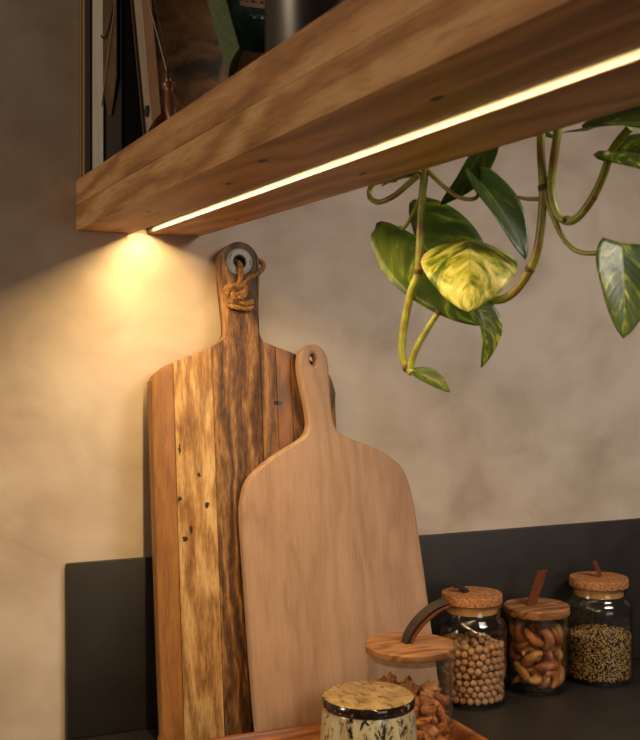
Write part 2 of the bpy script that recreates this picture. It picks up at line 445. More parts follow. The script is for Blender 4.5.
# ------------------------------------------------------------------ pale paddle board
K2 = .06 / .45; A2 = math.atan(K2); T2 = .0165; X2 = .553
sml = empty('paddle_board', (X2, 1.172, .0024), (-A2, 0, 0))
tag(sml, 'pale beech paddle-shaped serving board with a hole in its handle', 'serving board')
so = [(.4447, .010), (.4411, .0911), (.4384, .1854), (.4368, .248), (.4395, .2753), (.4501, .2995), (.4788, .3216), (.508, .3370), (.5215, .3455), (.5268, .3570), (.5262, .3740), (.5226, .3958), (.5188, .42), (.519, .4358),
      (.5229, .4479), (.5338, .4546), (.5444, .454), (.5533, .4466), (.5572, .4343), (.558, .4135), (.5586, .3891), (.5592, .3690), (.5625, .3540), (.5699, .3451), (.5843, .3385), (.6215, .3237), (.6466, .3055), (.6566, .2878), (.663, .2604), (.6698, .1988), (.6742, .1451), (.684, .010), (.680, .002), (.449, .002)]
outl2 = [(p.x - X2, max(p.y, .002)) for p in catmull([(x, z, 0) for x, z in so], 5, closed=True)]
M_BEECH = wood('beech', (srgb(150, 115, 87), srgb(175, 140, 110), srgb(190, 157, 127)), 'Z', .75, 9, .62, bump=.15, contrast=.9, rings=.12, pore=.15)
hole2 = [(.5374 + .0042 * math.cos(a) - X2, .4362 + .0068 * math.sin(a)) for a in [2 * math.pi * k / 24 for k in range(24)]]
pb = prism('blade', [outl2, hole2], T2, M_BEECH, sml, bev=.0042, seg=4)

# ------------------------------------------------------------------ wooden tray
M_TRAY = wood('acacia_tray', (srgb(108, 60, 26), srgb(150, 90, 42), srgb(176, 114, 58)), 'X', .8, 12, .45, bump=.2)
TX0, TX1, TY0, TY1 = .235, .655, .86, 1.150
tray = empty('serving_tray', ((TX0 + TX1) / 2, (TY0 + TY1) / 2, 0))
tag(tray, 'low brown wooden serving tray with a raised rim', 'tray')
bm = bmesh.new()
def rr(x0, x1, y0, y1, r, z, n=6):
    out = []
    for (cx, cy, a0) in ((x1 - r, y1 - r, 0), (x0 + r, y1 - r, 90), (x0 + r, y0 + r, 180), (x1 - r, y0 + r, 270)):
        for k in range(n + 1):
            a = math.radians(a0 + 90 * k / n); out.append((cx + r * math.cos(a), cy + r * math.sin(a), z))
    return out
def tray_ring(ins, z, r): return [bm.verts.new(p) for p in rr(TX0 + ins, TX1 - ins, TY0 + ins, TY1 - ins, r, z)]
rings = [tray_ring(.006, 0, .014), tray_ring(.002, .003, .018), tray_ring(0, .022, .020), tray_ring(.001, .0245, .019), tray_ring(.003, .025, .017), tray_ring(.007, .0245, .014), tray_ring(.009, .022, .012), tray_ring(.012, .010, .010), tray_ring(.016, .0085, .008)]
for a, b in zip(rings, rings[1:]):
    for k in range(len(a)): bm.faces.new((a[k], a[(k + 1) % len(a)], b[(k + 1) % len(a)], b[k]))
bm.faces.new(rings[0][::-1]); bm.faces.new(rings[-1])
o = from_bm('tray_body', bm, M_TRAY, tray); under(tray, o)
TRAY_Z = .0085

# ------------------------------------------------------------------ jars
M_GLASS = glass_mat('clear_glass')
t = NT('cork'); v = t.coord()
n1 = t.noise(v, 260, 5, .7); vo = t.n('ShaderNodeTexVoronoi', {'Vector': v, 'Scale': 330.0}).outputs[0]
col = t.ramp(n1, [(.32, srgb(104, 62, 30)), (.5, srgb(168, 112, 64)), (.7, srgb(196, 142, 90))])
t.set(Base_Color=t.mix(t.ramp(t.noise(t.coord((1, 1, 1), (3, 3, 3)), 420, 3), [(.58, (0, 0, 0)), (.66, (1, 1, 1))]), col, srgb(76, 42, 20)), Roughness=.85)
t.bump(n1, .4, .0012); M_CORK = t.m
M_CORKIN = plain('cork_plug', srgb(204, 148, 88), .75, var=.15, vs=200)
M_LEATHER = plain('leather_brown', srgb(112, 58, 32), .5, var=.2, vs=250)
M_LEATHER_D = plain('leather_dark', srgb(44, 28, 20), .6, var=.2, vs=250)
M_RIVET = plain('rivet_brass', srgb(120, 90, 50), .35, .8)
M_LID_W = wood('acacia_lid', (srgb(104, 66, 36), srgb(146, 98, 56), srgb(180, 130, 82)), 'X', 1.2, 21, .5, contrast=1.2)
M_LID_W2 = wood('acacia_lid_striped', (srgb(96, 62, 34), srgb(150, 102, 60), srgb(178, 130, 84)), 'X', 1.4, 25, .5, contrast=.9)

def cork_jar(name, x, y, z, R, h_sh, h_neck, rl, h_top, label):
    j = tag(empty(name, (x, y, z)), label, 'jar')
    rn = rl - .0028; w = .0022
    out = [(0, .0), (R - .006, .0), (R - .002, .0015), (R, .006), (R, h_sh - .006), (R - .0015, h_sh + .001), (rn + .003, h_sh + .006), (rn, h_sh + .009), (rn, h_neck - .004), (rn + .0016, h_neck - .003), (rn + .0018, h_neck - .0005), (rn, h_neck)]
    inn = [(rn - w, h_neck - .0005), (rn - w, h_sh + .009), (rn + .003 - w, h_sh + .005), (R - .0015 - w, h_sh - .001), (R - w, h_sh - .007), (R - w, .008), (R - .007, .0045), (0, .004)]
    lathe('glass_body', out + inn, M_GLASS, j, 56, auto=50)
    lid = lathe('lid', [(0, h_neck + .0005), (rl - .0006, h_neck + .0005), (rl, h_neck + .0012), (rl, h_top - .0012), (rl - .001, h_top), (0, h_top)], M_CORK, j, 56)
    lathe('plug', [(0, h_neck - .0115), (rn - w - .0016, h_neck - .0115), (rn - w - .0006, h_neck + .0003), (0, h_neck + .0003)], M_CORKIN, lid, 40)
    return j, lid

def wood_jar(name, x, y, z, R, h_glass, rl, h_top, label, lidm, rot=0.0):
    j = tag(empty(name, (x, y, z)), label, 'jar')
    w = .0022
    lathe('glass_body', [(0, 0), (R - .005, 0), (R - .0015, .0015), (R, .005), (R, h_glass - .010), (R + .0006, h_glass - .006), (R + .0012, h_glass - .001), (R, h_glass), (R - w, h_glass - .0005), (R - w, h_glass - .01), (R - w, .007), (R - .006, .0042), (0, .004)], M_GLASS, j, 56, auto=50)
    lid = lathe('lid', [(0, h_glass + .0005), (rl - .001, h_glass + .0005), (rl, h_glass + .002), (rl, h_top - .0015), (rl - .0015, h_top), (0, h_top)], lidm, j, 56)
    lid.rotation_euler.z = rot
    gk = lathe('seal_ring', [(0, h_glass - .006), (R - w - .0006, h_glass - .006), (R - w - .0004, h_glass + .0003), (0, h_glass + .0003)], NTSEAL, lid, 48)
    return j, lid
NTSEAL = glass_mat('silicone_seal', (.86, .82, .76))

CHX, CHY = .7495, 1.2118
jc, lc = cork_jar('glass_jar', CHX, CHY, .0003, .0443, .0995, .1250, .0388, .1370, 'cork-lidded glass jar full of chickpeas')
jq, lq = cork_jar('glass_jar', .9570, 1.2220, .0003, .0455, .103, .1255, .0394, .1375, 'cork-lidded glass jar half filled with black and gold quinoa')
jn, ln = wood_jar('glass_jar', .8545, 1.2200, .0003, .0398, .0985, .0432, .1100, 'short wood-lidded glass jar of cashews between two cork-lidded jars', M_LID_W, .4)
jw, lw = wood_jar('glass_jar', .5756, 1.0574, TRAY_Z + .0003, .0468, .1115, .0482, .1205, 'wood-lidded glass jar of walnuts standing in the tray', M_LID_W2, .5)

def local(p): return Vector(p)
# leather tabs on the lids (local to each jar, z measured from the jar's foot)
def tab(lid, top, path, wdir, width, m):
    s = strap('pull_tab', [RIGHT * a + FWD * b + UP * (top + c) for a, b, c in path], wdir, width, .0022, m, lid)
    return s
lw.rotation_euler.z = 0; ln.rotation_euler.z = 0
tab(lc, .1370, [(-.008, .001, -.003), (-.011, .002, .003), (-.016, .003, .0075), (-.021, .004, .0085)], FWD * .8 + RIGHT * .6, .010, M_LEATHER_D)
tab(lc, .1370, [(-.004, .001, -.003), (-.0075, .001, .0025), (-.0145, .002, .0062), (-.0205, .003, .0062)], FWD * .8 + RIGHT * .6, .010, M_LEATHER_D)
tab(lq, .1375, [(.002, 0, -.003), (.0005, .001, .006), (-.004, .002, .0165), (-.0065, .002, .021)], FWD + RIGHT * .75, .0095, M_LEATHER)
tab(ln, .1100, [(-.009, -.002, -.003), (-.006, -.002, .008), (.001, 0, .026), (.0075, .002, .0445)], RIGHT + FWD * .5 + UP * .05, .0145, M_LEATHER)
tab(ln, .1100, [(-.005, .003, -.003), (-.003, .004, .008), (.003, .004, .026), (.0082, .0044, .0440)], RIGHT + FWD * .5 + UP * .05, .0145, M_LEATHER)
tab(lw, .1205, [(-.006, .0, -.003), (-.002, 0, .010), (.009, 0, .0255), (.025, 0, .0390), (.041, .001, .0455)], FWD * .85 + UP * .42 - RIGHT * .35, .0115, M_LEATHER_D)
tab(lw, .1205, [(-.001, .0, -.003), (.0025, 0, .0075), (.0125, 0, .022), (.0275, 0, .0355), (.0415, .001, .0428)], FWD * .85 + UP * .42 - RIGHT * .35, .0115, M_LEATHER)

# ------------------------------------------------------------------ jar contents
def blob_mesh(name, m, fn, sub=3):
    bm = bmesh.new(); bmesh.ops.create_icosphere(bm, subdivisions=sub, radius=1)
    for v in bm.verts: v.co = fn(v.co.copy())
    me = bpy.data.meshes.new(name)
    for f in bm.faces: f.smooth = True
    bm.to_mesh(me); bm.free(); me.materials.append(m)
    return me

# chickpeas
t = NT('chickpea'); v = t.coord(); oi = t.n('ShaderNodeObjectInfo').outputs['Random']
c = t.ramp(oi, [(0, srgb(158, 106, 66)), (.5, srgb(182, 130, 86)), (1, srgb(198, 148, 102))])
t.set(Base_Color=t.mix(.35, c, t.ramp(t.noise(v, 300, 3), [(.35, srgb(150, 96, 54)), (.65, srgb(222, 178, 126))])), Roughness=.6); M_CHICK = t.m
RC = .0046
def chick_fn(p):
    q = p * (1 + .06 * mnoise.noise(p * 2.3 + Vector((3, 1, 5))))
    if p.z > .6: q.z += (p.z - .6) * .35
    q -= Vector((0, 0, 0)) + Vector((0, .10, 0)) * max(0, 1 - abs(p.x) * 4) * (1 if p.y > 0 else 0)
    return q * RC * .96
me_ch = blob_mesh('chickpea', M_CHICK, chick_fn)
# quinoa: too fine to count
t = NT('quinoa_gold'); t.set(Base_Color=srgb(214, 170, 100), Roughness=.6); MG = t.m
t = NT('quinoa_black'); t.set(Base_Color=srgb(30, 20, 15), Roughness=.5); MB_ = t.m
rng = np.random.default_rng(3)
oct_v = np.array([(1, 0, 0), (-1, 0, 0), (0, 1, 0), (0, -1, 0), (0, 0, 1), (0, 0, -1)], float)
oct_f = np.array([(0, 2, 4), (2, 1, 4), (1, 3, 4), (3, 0, 4), (2, 0, 5), (1, 2, 5), (3, 1, 5), (0, 3, 5)])
QR = .0455 - .0022; QH = .0625
P = []
for lay in range(3):
    n = 4200 - lay * 500; R_ = QR - .0017 - lay * .0013
    a = rng.uniform(0, 2 * math.pi, n); zz_ = rng.uniform(.0055, QH - lay * .0005, n)
    zz_ = np.maximum(zz_, .0055)
    R2 = np.where(zz_ < .008, R_ - .002, R_)
    P.append(np.stack([R2 * np.cos(a), R2 * np.sin(a), zz_], 1))
n = 2600; a = rng.uniform(0, 2 * math.pi, n); r_ = (QR - .0013) * np.sqrt(rng.uniform(0, 1, n))
P.append(np.stack([r_ * np.cos(a), r_ * np.sin(a), QH - .001 + .0012 * np.sin(r_ * 140 + 1) + rng.uniform(-.001, .0012, n)], 1))
n = 1400; a = rng.uniform(0, 2 * math.pi, n); r_ = (QR - .0013) * np.sqrt(rng.uniform(0, 1, n))
P.append(np.stack([r_ * np.cos(a), r_ * np.sin(a), QH - .0026 + rng.uniform(-.0008, .0008, n)], 1))
P = np.concatenate(P); N = len(P)
q = rng.normal(size=(N, 3, 3)); Q, _ = np.linalg.qr(q)
sc = np.stack([rng.uniform(.0014, .0019, N), rng.uniform(.0008, .0011, N), rng.uniform(.0008, .0011, N)], 1)
V = np.einsum('vk,nk,nkj->nvj', oct_v, sc, Q) + P[:, None, :] + np.array([.9570, 1.2220, 0.0])
Fq = oct_f[None] + (np.arange(N) * 6)[:, None, None]
me = bpy.data.meshes.new('quinoa')
me.from_pydata(V.reshape(-1, 3).tolist(), [], Fq.reshape(-1, 3).tolist())
me.materials.append(MG); me.materials.append(MB_)
mi = np.repeat((rng.uniform(0, 1, N) < .50).astype(np.int32), 8)
me.polygons.foreach_set('material_index', mi); me.polygons.foreach_set('use_smooth', np.ones(N * 8, bool))
qo = link(bpy.data.objects.new('quinoa', me)); tag(qo, 'mixed black and golden quinoa grains filling half a jar', 'quinoa', kind='stuff')

# nuts packed by pushing small spheres apart
def pack(n, protos, R, z0, z1, iters=500, seed=1):
    """protos[i]: list of (offset, radius); returns [(kind, pos, rot)]"""
    r = np.random.default_rng(seed); kinds = [i % len(protos) for i in range(n)]; r.shuffle(kinds)
    rots = []; offs = []; rad = []; own = []
    for i, k in enumerate(kinds):
        E = Matrix.Rotation(r.uniform(0, 6.28), 3, 'X') @ Matrix.Rotation(r.uniform(0, 6.28), 3, 'Z') @ Matrix.Rotation(r.uniform(0, 6.28), 3, 'Y')
        rots.append(E)
        for o_, ra in protos[k]:
            offs.append(list(E @ Vector(o_))); rad.append(ra); own.append(i)
    offs = np.array(offs); rad = np.array(rad); own = np.array(own)
    ang = r.uniform(0, 6.28, n); rr_ = R * .75 * np.sqrt(r.uniform(.1, 1, n))
    C = np.stack([rr_ * np.cos(ang), rr_ * np.sin(ang), r.uniform(z0, z1 * 1.15, n)], 1)
    same = own[:, None] == own[None]
    mind = rad[:, None] + rad[None]
    for it in range(iters):
        S = C[own] + offs
        d = S[:, None] - S[None]; L = np.sqrt((d ** 2).sum(2)) + 1e-9
        ov = np.where(same, 0, np.maximum(0, mind - L))
        push = (d / L[..., None] * ov[..., None] * .35).sum(1)
        h = np.hypot(S[:, 0], S[:, 1]) + 1e-9
        ex = np.maximum(0, h + rad - R)
        push[:, 0] -= S[:, 0] / h * ex; push[:, 1] -= S[:, 1] / h * ex
        push[:, 2] += np.maximum(0, z0 + rad - S[:, 2])
        push[:, 2] -= .25 * np.maximum(0, S[:, 2] + rad - z1)
        M_ = np.zeros_like(C); cnt = np.zeros(n)
        np.add.at(M_, own, push); np.add.at(cnt, own, (np.abs(push).sum(1) > 1e-7).astype(float))
        C += M_ / np.maximum(cnt, 1)[:, None]
        # gravity and a pull towards the glass
        if it < iters * .8:
            C[:, 2] -= .00006
            hc = np.hypot(C[:, 0], C[:, 1]) + 1e-9
            C[:, :2] += C[:, :2] / hc[:, None] * .00004
    # last clean-up: walls only
    for _ in range(30):
        S = C[own] + offs; h = np.hypot(S[:, 0], S[:, 1]) + 1e-9
        ex = np.maximum(0, h + rad - R); M_ = np.zeros_like(C)
        np.minimum.at(M_, (own, 2), 0); 
        for i in range(len(S)):
            M_[own[i], 0] -= S[i, 0] / h[i] * ex[i]; M_[own[i], 1] -= S[i, 1] / h[i] * ex[i]
            M_[own[i], 2] += max(0, z0 + rad[i] - S[i, 2])
        C += M_ * .5
    return [(k, C[i], rots[i]) for i, k in enumerate(kinds)]

ch = [(p, E) for _, p, E in pack(470, [[((0, 0, 0), RC)]], .0443 - .0024, .0046, .0905, iters=420, seed=11)]
def face(p): return max((-(p[0] * FWD.x + p[1] * FWD.y) + .6 * abs(p[0] * RIGHT.x + p[1] * RIGHT.y)) / .042, (p[2] - .072) / .012, 0) * (1 if math.hypot(p[0], p[1]) > .030 or p[2] > .078 else .3)
ch.sort(key=lambda q: -face(q[0]))
for p, E in ch[:300]:
    o = bpy.data.objects.new('chickpea', me_ch); link(o)
    o.location = Vector((CHX, CHY, .0003)) + Vector(p); o.rotation_euler = E.to_euler()
    f_ = random.uniform(.93, 1.03); o.scale = (f_, f_, f_)
    tag(o, 'dried beige chickpea inside the chickpea jar', 'chickpea', 'chickpeas in the glass jar')
bm = bmesh.new()
for p, E in ch[300:]:
    bmesh.ops.create_icosphere(bm, subdivisions=2, radius=RC * .95, matrix=Matrix.Translation(Vector((CHX, CHY, .0003)) + Vector(p)))
cf = from_bm('chickpea_filling', bm, M_CHICK); tag(cf, 'dense mass of dried chickpeas deep inside the cork-lidded jar', 'chickpeas', kind='stuff')

t = NT('cashew'); v = t.coord(); oi = t.n('ShaderNodeObjectInfo').outputs['Random']
c = t.ramp(oi, [(0, srgb(164, 92, 40)), (.4, srgb(196, 124, 58)), (.8, srgb(218, 160, 92)), (1, srgb(150, 80, 34))])
t.set(Base_Color=t.mix(t.ramp(t.noise(v, 170, 4), [(.42, (.55, .55, .55)), (.62, (0, 0, 0))]), c, srgb(150, 76, 30)), Roughness=.42)
t.bump(t.noise(v, 260, 3), .15, .0008); M_CASH = t.m
def cashew_mesh(L=.0140, fat=.0074):
    bm = bmesh.new(); n = 13; pts = []; rad = []
    for i in range(n):
        u = i / (n - 1); a = math.radians(-105 + 210 * u)
        pts.append((L * .78 * math.sin(a), 0, L * .78 * (math.cos(a) - .35)))
        rad.append(fat * (math.sin(math.pi * (.06 + .88 * u)) ** .45) * (1.08 - .28 * u))
    pts = [(-L * .78 * 1.0 + .0, 0, pts[0][2] - .0018)] + pts + [(pts[-1][0] - .0012, 0, pts[-1][2] - .0022)]
    rad = [rad[0] * .45] + rad + [rad[-1] * .4]
    bm_tube(bm, pts, rad, 12)
    for v in bm.verts: v.co.y *= .82; v.co *= 1 + .05 * mnoise.noise(v.co * 160)
    bmesh.ops.recalc_face_normals(bm, faces=bm.faces)
    me = bpy.data.meshes.new('cashew'); 
    for f in bm.faces: f.smooth = True
    bm.to_mesh(me); bm.free(); me.materials.append(M_CASH); return me
me_cash = [cashew_mesh(), cashew_mesh(.0155, .0082), cashew_mesh(.0128, .0068)]
cp = [[((L * .74 * math.sin(math.radians(a)), 0, L * .78 * (math.cos(math.radians(a)) - .35)), f * .88) for a in (-95, -45, 0, 45, 95)] for L, f in ((.0140, .0074), (.0155, .0082), (.0128, .0068))]
for k, p, E in pack(38, cp, .0398 - .0022, .0045, .083, seed=5):
    o = bpy.data.objects.new('cashew', me_cash[k]); link(o)
    o.location = Vector((.8545, 1.2200, .0003)) + Vector(p); o.rotation_euler = E.to_euler()
    tag(o, 'golden roasted cashew nut inside the short wood-lidded jar', 'cashew', 'cashews in the glass jar')

t = NT('walnut'); v = t.coord(); oi = t.n('ShaderNodeObjectInfo').outputs['Random']
c = t.ramp(oi, [(0, srgb(176, 100, 44)), (.5, srgb(206, 132, 66)), (1, srgb(224, 160, 92))])
t.set(Base_Color=t.mix(t.ramp(t.noise(v, 220, 4), [(.4, (.6, .6, .6)), (.6, (0, 0, 0))]), c, srgb(146, 78, 34)), Roughness=.5)
t.bump(t.noise(v, 320, 3), .25, .0008); M_WAL = t.m
def wal_fn(seed, L):
    def fn(p):
        a = math.atan2(p.y, p.x)
        wr = .16 * math.sin(a * 5 + seed + 2.5 * p.z) * (1 - p.z ** 2) + .24 * abs(mnoise.noise(p * 2.6 + Vector((seed, seed * 2, 1))))
        groove = -.30 * math.exp(-(p.y / .13) ** 2)
        k = 1 + wr + groove - .1
        q = Vector((p.x * 1.0, p.y * .80, p.z * .52)) * k
        if p.z < 0: q.z *= .55
        return q * L
    return fn
me_wal = [blob_mesh('walnut_half', M_WAL, wal_fn(s, L), 4) for s, L in ((1.3, .0125), (4.1, .0140), (7.7, .0115))]
t = NT('almond'); v = t.coord()
t.set(Base_Color=t.ramp(t.noise(t.coord((1, 1, .15)), 420, 3), [(.35, srgb(136, 70, 30)), (.65, srgb(190, 118, 60))]), Roughness=.5); M_ALM = t.m
me_alm = blob_mesh('almond', M_ALM, lambda p: Vector((p.x * .0062, p.y * .0046, p.z * (.0112 if p.z < 0 else .0095)) ) * (1 - .12 * max(0, -p.z)))
wp = [[((-L * .5, 0, 0), L * .5), ((L * .5, 0, 0), L * .5), ((0, L * .3, 0), L * .5), ((0, -L * .3, 0), L * .5)] for L in (.0125, .0140, .0115)]
wp.append([((0, 0, -.005), .0048), ((0, 0, .004), .0048)])
for k, p, E in pack(74, wp, .0468 - .0024, .0045, .083, seed=9):
    name, me = ('almond', me_alm) if k == 3 else ('walnut_half', me_wal[k])
    o = bpy.data.objects.new(name, me); link(o)
    o.location = Vector((.5756, 1.0574, TRAY_Z + .0003)) + Vector(p); o.rotation_euler = E.to_euler()
    if k == 3: tag(o, 'smooth brown almond among the walnuts in the tray jar', 'almond', 'almonds in the walnut jar')
    else: tag(o, 'wrinkled brown walnut half inside the tray jar', 'walnut', 'walnut halves in the tray jar')

# ------------------------------------------------------------------ ceramic lidded jar
cj = tag(empty('ceramic_jar', (.477, .9589, TRAY_Z + .0006)), 'cream glazed ceramic jar with dark speckles and a dark-rimmed lid', 'jar')
t = NT('speckled_glaze'); v = t.coord((1, 1, .5))
bl = t.noise(v, 150, 6, .72, .4)
spk = t.ramp(bl, [(.53, (0, 0, 0)), (.60, (1, 1, 1))])
base = t.ramp(t.noise(t.coord((1, 1, .3), (4, 2, 1)), 40, 4), [(.35, srgb(150, 132, 92)), (.6, srgb(186, 176, 142)), (.8, srgb(180, 182, 162))])
t.set(Base_Color=t.mix(spk, base, srgb(36, 36, 34)), Roughness=.16, Coat_Weight=.5); t.bump(bl, .12, .001); M_GLZ = t.m
t = NT('amber_glaze'); v = t.coord((1, 1, 1), (1, 2, 0))
cr = t.noise(t.coord((1, .45, 1), (0, 0, 0), rot=(0, 0, .7)), 150, 6, .7, .3)
base = t.ramp(t.noise(v, 60, 4), [(.3, srgb(122, 94, 48)), (.6, srgb(160, 134, 82)), (.8, srgb(176, 152, 100))])
t.set(Base_Color=t.mix(t.ramp(cr, [(.53, (0, 0, 0)), (.62, (.85, .85, .85))]), base, srgb(58, 38, 22)), Roughness=.2, Coat_Weight=.4); M_AMB = t.m
t = NT('dark_glaze'); v = t.coord()
t.set(Base_Color=t.ramp(t.noise(v, 150, 4), [(.42, srgb(24, 18, 16)), (.60, srgb(46, 34, 28)), (.68, srgb(150, 136, 100))]), Roughness=.14, Coat_Weight=.5); M_DRK = t.m
RB = .0440
lathe('body', [(0, 0), (.036, 0), (.040, .002), (.0462, .020), (.0478, .042), (.0470, .066), (.0452, .086), (.0440, .0935), (.0436, .0950), (.0415, .0950), (.0410, .085), (.0430, .05), (.038, .006), (0, .005)], M_GLZ, cj, 64)
lid = lathe('lid', [(0, .0953), (.0430, .0953), (.0446, .0960), (.0452, .0985), (.0450, .1030), (.0440, .1048)], M_DRK, cj, 64)
lathe('lid_top', [(.0440, .1048), (.0428, .1056), (.040, .1060), (.02, .1066), (0, .1068), (0, .1040), (.0438, .1040)], M_AMB, lid, 64)

# ------------------------------------------------------------------ books and brush on the shelf
ST = SZ1 + .0003
def mk_book(name, y0, y1, x0, x1, h, cover, pages, label, k=0.0, ct=.0025, spine=False, spine_m=None):
    """upright book, covers facing the room; the edge towards the shelf's side shows pages or spine; k = lean per height"""
    a = math.atan(k); th = (y1 - y0) * math.cos(a)
    lift = th * math.sin(a)
    b = tag(empty(name, (x0, y0, ST + lift), (-a, 0, 0)), label, 'book')
    w = x1 - x0
    box('cover', 0, w, 0, ct, 0, h, cover, b, bev=.0006)
    box('cover', 0, w, th - ct, th, 0, h, cover, b, bev=.0006)
    if spine:
        bm = bmesh.new(); n = 8
        pr = [(-.0025 * math.sin(math.pi * i / n) - .0003, th * i / n) for i in range(n + 1)]
        pr += [(.003, th), (.003, 0)]
        A = [bm.verts.new((x, y, 0)) for x, y in pr]; B = [bm.verts.new((x, y, h)) for x, y in pr]
        for i in range(len(pr)): bm.faces.new((A[i], A[(i + 1) % len(pr)], B[(i + 1) % len(pr)], B[i]))
        bm.faces.new(A[::-1]); bm.faces.new(B)
        from_bm('spine', bm, spine_m or cover, b, auto=50)
        box('page_block', .0032, w - .003, ct + .0002, th - ct - .0002, .003, h - .003, pages, b)
    else:
        box('page_block', .003, w - .004, ct + .0002, th - ct - .0002, .003, h - .003, pages, b)
        box('spine', w - .003, w, ct, th - ct, 0, h, cover, b)
    return b
def paper(name, c):
    t = NT(name)
    s = t.noise(t.coord((.2, 1, .02)), 900, 2, .6)
    t.set(Base_Color=t.ramp(s, [(.3, tuple(x * .55 for x in c)), (.6, c)]), Roughness=.8)
    return t.m
P_GREY = paper('paper_grey', srgb(190, 178, 160)); P_CREAM = paper('paper_cream', srgb(184, 164, 128))
C_BLACK = plain('cover_black', srgb(30, 26, 24), .45, vs=20)
C_TAN = plain('cover_tan', srgb(160, 118, 70), .6)
C_RUST = plain('cover_rust', srgb(112, 62, 34), .6)
mk_book('book', 1.2620, 1.2832, .2665, .400, .25, C_TAN, P_CREAM, 'thin cream-paged book with tan covers standing against the plaster wall')
mk_book('book', 1.2360, 1.2610, .2685, .404, .24, C_BLACK, P_CREAM, 'black-spined book next to the thin cream-paged one', spine=True, spine_m=C_BLACK)
mk_book('book', 1.1650, 1.2350, .2665, .406, .26, C_BLACK, P_GREY, 'thick black hardcover with grey page edges turned outwards')
# album with olive leather flap and cord
M_OLIVE = plain('leather_olive', srgb(84, 60, 28), .5, var=.45, vs=30)
M_CORD = plain('cord_beige', srgb(150, 124, 92), .8)
alb = mk_book('album', 1.0950, 1.1630, .2690, .408, .25, C_BLACK, P_GREY, 'black album wrapped in an olive leather flap tied with cord', spine=True)
fl_ = [(0, .25), (0, .078), (.012, .058), (.024, .043), (.036, .046), (.048, .062), (.058, .082), (.062, .25)]
o = prism('leather_flap', [[(x + .003, z) for x, z in fl_]], .0018, M_OLIVE, alb, bev=.0004)
o.rotation_euler = (0, 0, math.pi / 2); o.location = (-.0032, 0, 0)
o.scale = (1, 1, 1)
tube('cord', catmull([(-.006, .062, .060), (-.0065, .045, .085), (-.0065, .025, .115), (-.0055, .006, .150), (-.004, -.003, .185)], 5), .0008, M_CORD, alb, 6)
tube('cord', catmull([(-.006, .066, .135), (-.0065, .05, .128), (-.0065, .03, .132), (-.0055, .012, .15), (-.004, -.002, .156)], 5), .0009, plain('cord_dark', srgb(40, 26, 18), .7), alb, 6)
# leaning slim book with a broad beige edge and a dark round button
lb = mk_book('book', .9660, 1.0060, .2660, .400, .22, plain('cover_umber', srgb(74, 54, 34), .6), paper('paper_beige', srgb(160, 138, 112)), 'slim dark-brown book with beige page edge leaning on the album', k=.34)
o = lathe('button', [(0, .0), (.0050, 0), (.0056, .001), (.0046, .0024), (0, .003)], C_BLACK, lb, 20); o.rotation_euler = (0, -math.pi / 2, 0); o.location = (.003, .024, .020)
# mottled brown leather book
t = NT('leather_mottled'); v = t.coord()
t.set(Base_Color=t.ramp(t.noise(v, 26, 6, .6, 1.2), [(.36, srgb(58, 36, 18)), (.5, srgb(116, 80, 44)), (.68, srgb(142, 104, 60))]), Roughness=.5); t.bump(t.noise(v, 40, 5), .4, .002)
mk_book('book', .9300, .9600, .2630, .402, .215, t.m, P_CREAM, 'mottled brown leather book leaning behind the small wooden-handled brush', k=.30, spine=True, spine_m=plain('spine_tan', srgb(122, 84, 50), .6))
# green and teal book leaning steeply
t = NT('cover_teal'); v = t.coord()
t.set(Base_Color=t.ramp(t.noise(v, 30, 5, .6, .8), [(.36, srgb(14, 28, 26)), (.5, srgb(30, 58, 54)), (.66, srgb(58, 92, 82))]), Roughness=.4)
C_TEAL = t.m
tb = mk_book('book', .7330, .7680, .2640, .400, .30, C_TEAL, P_GREY, 'dark teal book with green cloth spine and pasted paper label', k=.70, spine=True, spine_m=plain('cloth_green', srgb(78, 88, 50), .85, var=.3, vs=300))
t = NT('label_print')
v = t.coord()
sep = t.n('ShaderNodeSeparateXYZ', {0: v})
ln_ = t.math('SINE', t.math('MULTIPLY', sep.outputs[2], 2 * math.pi / .0085))
wd = t.noise(t.coord((1, 0, .0)), 420, 3, .7)
row_ = t.noise(t.coord((260, 0, 118)), 1.0, 2, .7)
ink = t.math('MULTIPLY', t.math('GREATER_THAN', ln_, .35), t.math('GREATER_THAN', row_, .47))
t.set(Base_Color=t.mix(ink, srgb(150, 116, 76), srgb(52, 34, 20)), Roughness=.8)
o = box('paper_label', .010, .118, -.0006, .0002, .046, .132, t.m, tb); o['label'] = 'tan paper label printed with lines of small script'
t = NT('title_script')
ink = t.math('GREATER_THAN', t.noise(t.coord((300, 0, 180)), 1.0, 3, .7), .53)
t.set(Base_Color=t.mix(ink, srgb(26, 46, 44), srgb(170, 176, 160)), Roughness=.6)
o = box('title_line', .016, .110, -.0005, .0002, .034, .0380, t.m, tb); o['label'] = 'line of small white script'
o = box('title_line', .030, .110, -.0005, .0002, .027, .0300, t.m, tb); o['label'] = 'line of small white script'
# brush with turned wooden handle
bk = .30; ab = math.atan(bk)
br = tag(empty('brush', (.2690, .9175, ST + .0010), (-ab, 0, 0)), 'small wire brush with turned wooden handle standing against the brown book', 'brush')
lathe('handle', [(0, 0), (.0040, 0), (.0050, .003), (.0053, .012), (.0042, .022), (.0034, .027), (.0044, .030), (.0058, .032), (.0058, .034), (.0030, .036), (0, .036)], plain('turned_wood', srgb(126, 72, 32), .4), br, 24)
lathe('ferrule', [(.0026, .036), (.0030, .038), (.0028, .045), (.0020, .047), (0, .047)], plain('ferrule_metal', srgb(150, 120, 90), .3, .8), br, 20)
for dx in (-.0012, .0014):
    tube('wire', [(dx * .6, 0, .046), (dx * 1.5 - .003, .001, .075), (dx * 2 - .007, .002, .105), (dx * 2.4 - .010, .003, .135)], .0006, plain('wire_grey', srgb(140, 128, 112), .4, .6), br, 6)

